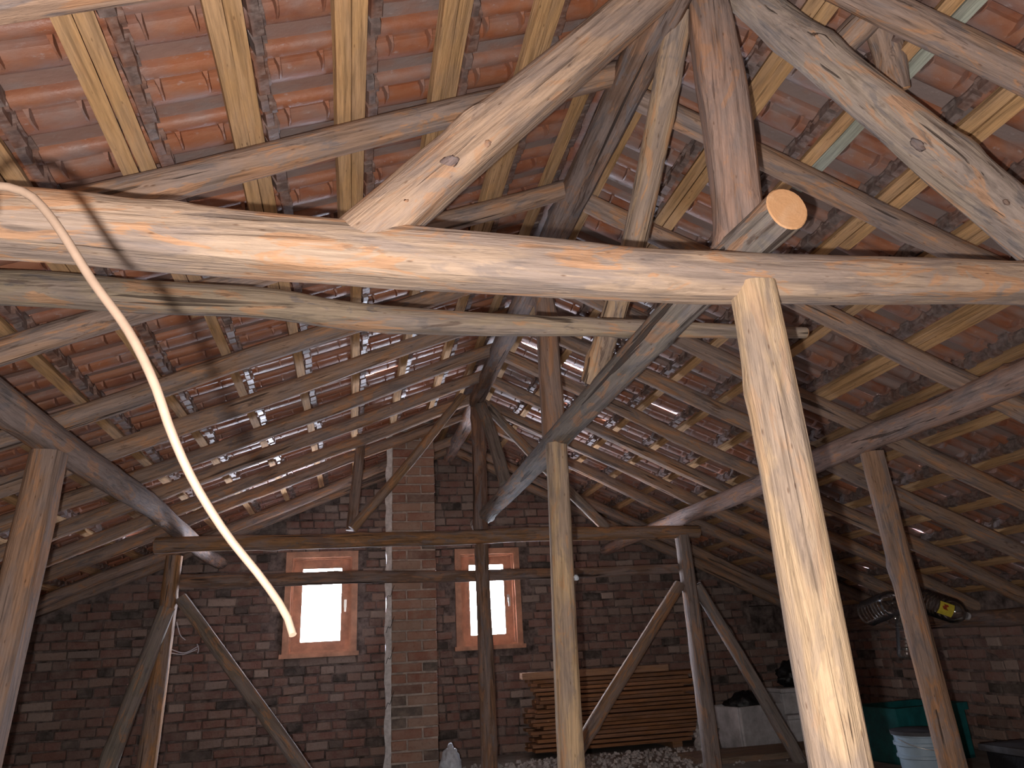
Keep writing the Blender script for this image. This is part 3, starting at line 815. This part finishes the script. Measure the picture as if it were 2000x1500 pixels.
# ------------------------------------------------------------------ chimney
ch = empty('chimney', ((CH[0]+CH[1])/2, CH[2], 0)); tag(ch, 'square red brick chimney with a white plastered edge between the two windows', 'chimney')
bpy.context.view_layer.update()
top = 3.05
def rel(o, root):
    o.parent = root; o.matrix_parent_inverse = root.matrix_world.inverted(); return o
rel(MB().box(CH[0]+0.004, CH[1]-0.010, CH[2]+0.008, CH[3], 0, top).build('mortar_core', M['mortar2']), ch)
R = random.Random(4); z = 0.04; i = 0
while z < top-0.05:
    ks = ('h', 's') if i % 2 else ('s', 'h')
    x = CH[0]+0.002; tot = CH[1]-CH[0]-0.004
    for k in ks:
        w = tot*(0.335 if k == 'h' else 0.665)
        o = bpy.data.objects.new('brick', R.choice(BR2[k])); COL.objects.link(o)
        sx = (w-0.014)/(0.112 if k == 'h' else 0.238)
        o.matrix_world = Matrix.Translation((x+w/2, CH[2]+R.uniform(-.009, .0), z)) @ Euler((0, R.uniform(-.012, .012), R.uniform(-.01, .01))).to_matrix().to_4x4() @ Matrix.Diagonal((sx, 1, 1, 1))
        mw = o.matrix_world.copy(); rel(o, ch); o.matrix_world = mw
        x += w
    z += 0.0755; i += 1
# rough plaster on the flank that faces the first window
V = []; F = []; n = 70
for j in range(n+1):
    zz = top*j/n
    for k in range(7):
        t = k/6; yy = CH[2]-0.004+(CH[3]-CH[2])*t
        b = 0.012+0.010*noise.noise(Vector((zz*9, yy*9, 2)))
        if k == 0: b += 0.030+0.018*noise.noise(Vector((zz*6, 3, 9)))
        V.append(Vector((CH[0]-b, yy, zz)))
for j in range(n):
    for k in range(6):
        a = j*7+k; F.append((a, a+1, a+8, a+7))
m0 = len(V)
for j in range(n+1):
    V.append(Vector((CH[0]+0.006+0.006*noise.noise(Vector((j*.7, 1, 1))), CH[2]-0.006, top*j/n)))
for j in range(n): F.append((m0+j, j*7, (j+1)*7, m0+j+1))
o = link('plaster_edge', mesh_from('plaster_edge', V, F, True, 60), M['plaster']); rel(o, ch); o['label'] = 'rough white plaster on the chimney flank'
# loops of wire round the plastered edge
# ------------------------------------------------------------------ dangling cable close to the lens
def tube(name, pts, rad, mat, parent=None, seg=12, n=90):
    P = catmull([Vector(p) for p in pts], n); V = []; F = []
    nrm = None
    for i, p in enumerate(P):
        t = (P[min(i+1, n)]-P[max(i-1, 0)]).normalized()
        if nrm is None: nrm = t.orthogonal().normalized()
        nrm = (nrm-t*nrm.dot(t)).normalized(); b = t.cross(nrm)
        r = rad if not isinstance(rad, (list, tuple)) else lerp_list(rad, i/n)
        for k in range(seg):
            a = 2*math.pi*k/seg; V.append(p+(nrm*math.cos(a)+b*math.sin(a))*r)
    for i in range(n):
        for k in range(seg):
            k2 = (k+1) % seg; F.append((i*seg+k, i*seg+k2, (i+1)*seg+k2, (i+1)*seg+k))
    F.append(tuple(range(seg-1, -1, -1))); F.append(tuple(n*seg+k for k in range(seg)))
    o0 = Vector(P[0]); me = mesh_from(name, [v-o0 for v in V], F, True, 50)
    return link(name, me, M[mat], parent, o0)
cpts = [Vector((-1.02, 0.60, z_(1.12)))] + [at(x, y, Y) for x, y, Y in ((-190, 385, .72), (-60, 362, .71), (40, 372, .70), (100, 425, .69), (180, 548, .68), (250, 645, .67), (300, 745, .66), (335, 845, .66), (378, 940, .67), (440, 1040, .68), (510, 1128, .68), (556, 1195, .67), (572, 1240, .66))]
for zz in (0.52, 0.83, 1.05, 1.28):
    rel(tube('binding_wire', [Vector((CH[0]-0.035+0.06*k/4, CH[2]-0.014-0.012*math.sin(k*0.78), zz+0.025*k+0.02*math.sin(k*2.1))) for k in range(5)], 0.0022, 'black', None, 6, 16), ch)
tag(tube('cable', cpts, [0.0044, 0.0042, 0.0042, 0.0044, 0.0044, 0.0032], 'cable'), 'pale bent cable end dangling in mid-air before the tie beam', 'cable')

# ------------------------------------------------------------------ plank stack against the gable
R = random.Random(9)
sx0, sx1, sy0 = 1.50, 3.12, 6.62
zl = 0.05
for b in range(2):
    o = MB().box(0, 0.09, 0, 0.40, 0, 0.05).build('bearer', M['sawn'], loc=(sx0+0.25+b*1.0, sy0, 0)); o.color = (*T_BROWN, 1)
    tag(o, 'short timber bearer under the '+('chimney-side' if b == 0 else 'eaves-side')+' end of the plank stack', 'timber', 'bearers under the plank stack')
lay_n = 17
for i in range(lay_n):
    th = R.uniform(0.022, 0.027)
    for dpt in range(3):
        a = sx0+R.uniform(-0.03, 0.10) + (0.05 if i > 9 else 0); b = sx1+R.uniform(-0.22, 0.06)
        y0 = sy0+dpt*0.128+(R.uniform(-0.012, 0.010) if dpt == 0 else 0)
        mb = MB().box(0, b-a, 0, 0.122, 0, th, 0.0015, R)
        o = mb.build('plank', M['sawn'], loc=(a, y0, zl)); k = R.uniform(0.75, 1.15)
        o.color = (0.36*k, 0.17*k, 0.08*k, 1)
        where = ('foremost', 'middle', 'rear')[dpt]
        if dpt == 0 and i in (0, lay_n-1): lb = 'brown sawn plank, front edge of the '+('lowest' if i == 0 else 'uppermost')+' layer in the plank stack'
        else: lb = f'brown sawn plank in the stack below the gable, {ORD[i]} layer from the floor, {where} row'
        tag(o, lb, 'plank', 'stacked planks by the gable')
    zl += th+R.choice((0.005, 0.009, 0.013))
o = MB().box(0, 1.35, 0, 0.13, 0, 0.055, 0.002, R).build('plank', M['sawn'], loc=(sx0-0.07, sy0-0.03, zl)); o.color = (0.42, 0.24, 0.14, 1)
tag(o, 'thick dusty plank lying on top of the plank stack', 'plank', 'stacked planks by the gable')

# ------------------------------------------------------------------ things on the floor by the eaves
def foam_box(loc, w, d, h, rz, label, lid=True):
    root = empty('foam_box', loc); root.rotation_euler = (0, 0, rz); tag(root, label, 'box', 'white foam boxes')
    mb = MB(); t = 0.03
    mb.box(-w/2, w/2, -d/2, -d/2+t, 0, h).box(-w/2, w/2, d/2-t, d/2, 0, h).box(-w/2, -w/2+t, -d/2+t, d/2-t, 0, h).box(w/2-t, w/2, -d/2+t, d/2-t, 0, h).box(-w/2+t, w/2-t, -d/2+t, d/2-t, 0, t)
    o = mb.build('body', M['foam'], root)
    bv = o.modifiers.new('bevel', 'BEVEL'); bv.width = 0.012; bv.segments = 2
    if lid:
        l = MB().box(-w/2-0.008, w/2+0.008, -d/2-0.008, d/2+0.008, h, h+0.035).build('lid', M['foam'], root)
        bv = l.modifiers.new('bevel', 'BEVEL'); bv.width = 0.008; bv.segments = 2
    return root
pl = MB().box(0, 1.25, 0, 0.45, 0, 0.04, 0.003).build('plank', M['sawn'], loc=(2.55, 5.62, 0)); pl.color = (0.24, 0.17, 0.12, 1)
tag(pl, 'wide dusty board on the floor behind the grey flat-faced post', 'plank')
foam_box((3.36, 6.35, 0), 0.52, 0.40, 0.33, 0.25, 'open white foam box below the black bag', False)
foam_box((3.86, 6.30, 0), 0.44, 0.36, 0.20, -0.12, 'low white foam box beneath another box')
foam_box((3.84, 6.36, 0.235), 0.40, 0.32, 0.17, -0.05, 'small lidded foam box on top of the low one')

def lump(name, loc, r, mat, label, cat, seed, sc=(1, 1, 1), amp=0.35, fr=2.2, sub=4, spike=None):
    bm = bmesh.new(); bmesh.ops.create_icosphere(bm, subdivisions=sub, radius=1.0)
    for v in bm.verts:
        n = v.co.normalized()
        k = 1+amp*noise.noise(n*fr+Vector((seed, 0, 0)))+amp*0.5*noise.noise(n*fr*2.7+Vector((0, seed, 0)))
        p = Vector((n.x*sc[0], n.y*sc[1], n.z*sc[2]))*r*k
        p.z = max(p.z, -r*sc[2]*0.75)
        if spike and n.z > 0.6: p.z += (n.z-0.6)*spike
        v.co = p
    zmin = min(v.co.z for v in bm.verts)
    for v in bm.verts: v.co.z -= zmin
    me = bpy.data.meshes.new(name); bm.to_mesh(me); bm.free()
    me.polygons.foreach_set('use_smooth', [True]*len(me.polygons))
    o = link(name, me, M[mat], loc=loc); tag(o, label, cat); return o
lump('bin_bag', (3.36, 6.33, 0.20), 0.17, 'black', 'crumpled black plastic bag bulging from the open foam box', 'bag', 3.1, (1.2, .9, .75))
lump('bin_bag', (3.88, 6.36, 0.436), 0.14, 'black', 'small black plastic bag on top of the lidded foam box', 'bag', 5.2, (1.2, .9, .7), spike=0.12)
lump('plastic_bag', (0.705, 5.84, 0), 0.125, 'film', 'milky plastic bag with green print at the chimney foot', 'bag', 8.4, (.62, .7, 1.05), 0.3, 2.2, spike=0.05)
lump('rag_heap', (2.86, 6.15, 0), 0.11, 'rubble', 'small heap of pale rags beside the grey post', 'rags', 9.9, (.8, .8, 1.3), 0.5, 3.0)
# green print on the bag
g = lump('print_patch', (0, 0, 0), 0.045, 'green', None, None, 4.4, (1, .25, .8), 0.2, 2, 2); g.parent = bpy.data.objects['plastic_bag']; g.location = (0.03, -0.085, 0.04)

# teal crate
cr = empty('plastic_crate', (3.98, 5.12, 0)); cr.rotation_euler = (0, 0, 0.12); tag(cr, 'dark teal plastic crate against the low brick wall', 'crate')
mb = MB(); w, d, h, t = 0.62, 0.42, 0.36, 0.02
for a in ((-w/2, w/2, -d/2, -d/2+t, 0, h), (-w/2, w/2, d/2-t, d/2, 0, h), (-w/2, -w/2+t, -d/2+t, d/2-t, 0, h), (w/2-t, w/2, -d/2+t, d/2-t, 0, h), (-w/2, w/2, -d/2, d/2, 0, t)): mb.box(*a)
mb.build('body', M['teal'], cr)
MB().box(-w/2-0.02, w/2+0.02, -d/2-0.02, -d/2, h-0.05, h).box(-w/2-0.02, w/2+0.02, d/2, d/2+0.02, h-0.05, h).box(-w/2-0.02, -w/2, -d/2, d/2, h-0.05, h).box(w/2, w/2+0.02, -d/2, d/2, h-0.05, h).build('rim', M['teal'], cr)
for x in (-0.2, 0, 0.2): MB().box(x-0.015, x+0.015, -d/2-0.018, -d/2, 0.02, h-0.05).build('rib', M['teal'], cr)

# ribbed pail
pa = empty('pail', (3.52, 4.45, 0)); tag(pa, 'pale blue ribbed plastic pail with a dark lid in front of the crate', 'bucket')
prof = [(0.0, 0.0), (0.140, 0.0), (0.150, 0.06), (0.153, 0.12), (0.164, 0.125), (0.164, 0.14), (0.156, 0.145), (0.158, 0.19), (0.170, 0.195), (0.170, 0.212), (0.160, 0.217), (0.162, 0.245), (0.172, 0.25), (0.172, 0.262), (0.0, 0.262)]
MB().lathe(prof, 36).build('body', M['pail'], pa, True, 40)
MB().lathe([(0.0, 0.255), (0.176, 0.255), (0.178, 0.276), (0.150, 0.280), (0.0, 0.278)], 36).build('lid', M['lid'], pa, True, 40)
hp = [Vector((0.172*math.cos(a), 0.172*math.sin(a), 0.235-0.06*math.sin(b))) for a, b in [(-math.pi+math.pi*k/8, math.pi*k/8) for k in range(9)]]
tube('handle', hp, 0.003, 'metal', pa, 8, 24)

# black tub with a clear bottle lying on it
tb = empty('tub', (3.98, 3.95, 0)); tag(tb, 'black rectangular tub on the floor beside the red-brown post', 'tub')
mb = MB(); mb.poly([(-0.30, -0.19, 0), (0.30, -0.19, 0), (0.30, 0.19, 0), (-0.30, 0.19, 0)], (0, 0, 0.20))
o = mb.build('body', M['black'], tb); bv = o.modifiers.new('bevel', 'BEVEL'); bv.width = 0.02; bv.segments = 3
MB().box(-0.32, 0.32, -0.21, 0.21, 0.18, 0.215).build('rim', M['lid'], tb)

def bottle(loc, rot, r, h, label, lab=False, cat='bottle', group='clear plastic bottles'):
    root = empty('plastic_bottle', loc); root.rotation_euler = rot; tag(root, label, cat, group)
    p = [(0.0, 0.008), (r*0.85, 0.0), (r, 0.02)]
    nrib = 7
    for k in range(nrib):
        z0 = 0.03+(h*0.62-0.03)*k/nrib; dz = (h*0.62-0.03)/nrib
        p += [(r, z0), (r*0.95, z0+dz*.35), (r*0.95, z0+dz*.6), (r, z0+dz*.9)]
    p += [(r, h*0.66), (r*0.92, h*0.74), (r*0.65, h*0.84), (r*0.32, h*0.91), (r*0.25, h*0.93), (r*0.25, h*0.955)]
    MB().lathe(p, 24).build('body', M['pet'], root, True, 60)
    MB().lathe([(0, h), (r*0.3, h), (r*0.3, h*0.95), (0, h*0.95)], 16).build('cap', M['foam'], root, True, 40)
    if lab:
        V = []; F = []; n = 12
        for k in range(n+1):
            a = -math.pi/2-0.45+1.0*k/n
            for zz in (h*0.20, h*0.50): V.append(Vector(((r+0.002)*math.cos(a), (r+0.002)*math.sin(a), zz)))
        for k in range(n): F.append((2*k, 2*k+2, 2*k+3, 2*k+1))
        lo = link('label', mesh_from('label', V, F, True), M['yellow'], root); lo['label'] = 'yellow paper label'
        V = []; F = []
        for k in range(5):
            a = -math.pi/2-0.30+0.4*k/4
            for zz in (h*0.27, h*0.36): V.append(Vector(((r+0.003)*math.cos(a), (r+0.003)*math.sin(a), zz+0.01*math.sin(k*2))))
        for k in range(4): F.append((2*k, 2*k+2, 2*k+3, 2*k+1))
        link('print_patch', mesh_from('print_patch', V, F, True), M['red'], lo)
    return root
BYc = 4.55
cen = at(1765, 1165, BYc)
def aim(loc_px, end_px, Y, dy=0.0):
    a = at(*loc_px, Y); b = at(*end_px, Y)+Vector((0, dy, 0))
    d = (b-a).normalized(); return a, d.to_track_quat('Z', 'X').to_euler(), (b-a).length
a, e, L = aim((1690, 1200), (1775, 1165), BYc); bottle(a, e, 0.085, 0.34, 'large clear ribbed bottle tilted in the hanging bunch')
a, e, L = aim((1800, 1172), (1895, 1205), BYc-0.05)
q = (at(1895, 1205, BYc)-at(1800, 1172, BYc)).normalized()
zx = q; yb = (Vector((0, 0, H))-a); yb = -(yb-zx*yb.dot(zx)).normalized(); xb = yb.cross(zx)
bt = bottle(a, (0, 0, 0), 0.085, 0.36, 'clear ribbed bottle with a yellow label in the hanging bunch', True)
bt.rotation_euler = Matrix((xb, yb, zx)).transposed().to_euler()
a, e, L = aim((1772, 1285), (1764, 1175), BYc+0.06); bottle(a, e, 0.062, 0.33, 'narrow clear bottle dangling lowest in the hanging bunch')
a, e, L = aim((1745, 1215), (1775, 1160), BYc+0.12); bottle(a, e, 0.07, 0.28, 'short clear bottle at the middle of the hanging bunch')
hang = Vector((cen.x, cen.y, raft_z(cen.x)+0.0))
hy = min(RY, key=lambda y: abs(y-cen.y)); hang.y = hy
tag(tube('twine', [Vector((hang.x, hy, hang.z-0.045)), (Vector((hang.x, hy, hang.z))+cen)/2+Vector((0.01, 0, 0)), cen, cen+Vector((0.02, 0, -0.06))], 0.004, 'twine', None, 8, 20), 'thin twine tying the bunch of bottles to a rafter', 'string')
a = Vector((3.86, 3.85, 0.217+0.062)); bottle(a, (math.radians(90), 0, math.radians(35)), 0.06, 0.26, 'clear bottle lying on the black tub')

# small scrap and cobweb
lump('plastic_scrap', at(1126, 1134, 3.16), 0.011, 'film', 'tiny white plastic scrap stuck to the pale squared post', 'scrap', 2.2, (1, .7, 1.3), 0.5, 3, 3)
wc = empty('cobweb', at(365, 1273, YT+0.05)); tag(wc, 'sagging dusty cobweb strands beside the orange-brown post', 'cobweb')
bpy.context.view_layer.update()
for p in (((331, 1275), (358, 1278), (385, 1268)), ((333, 1268), (360, 1275), (388, 1262)), ((345, 1215), (352, 1240), (362, 1250)), ((385, 1258), (388, 1268), (386, 1276))):
    o = tube('strand', [at(x, y, YT+0.05) for x, y in p], 0.003, 'web', None, 6, 12); mw = o.location.copy(); o.parent = wc; o.location = mw-wc.location

# rubble along the wall foot
V = []; F = []; R = random.Random(12)
for i in range(1100):
    x = R.uniform(0.8, 2.9) if i < 800 else R.uniform(-2.6, 3.6); y = R.uniform(5.5, 6.6); s = R.uniform(0.006, 0.020)*(1.3 if i < 800 else 0.7); b = len(V)
    for z in (0, 1):
        for k in range(5):
            aa = 6.283*k/5+R.uniform(-.3, .3); rr = s*(1 if z == 0 else 0.6)*R.uniform(.7, 1.2)
            V.append(Vector((x+rr*math.cos(aa), y+rr*math.sin(aa), z*s*R.uniform(.6, 1.2)-0.002)))
    F.append(tuple(b+5+k for k in range(5)))
    for k in range(5): F.append((b+k, b+(k+1) % 5, b+5+(k+1) % 5, b+5+k))
o = link('rubble', mesh_from('rubble', V, F), M['rubble']); tag(o, 'pale lime rubble and mortar crumbs strewn along the gable foot', 'rubble', kind='stuff')
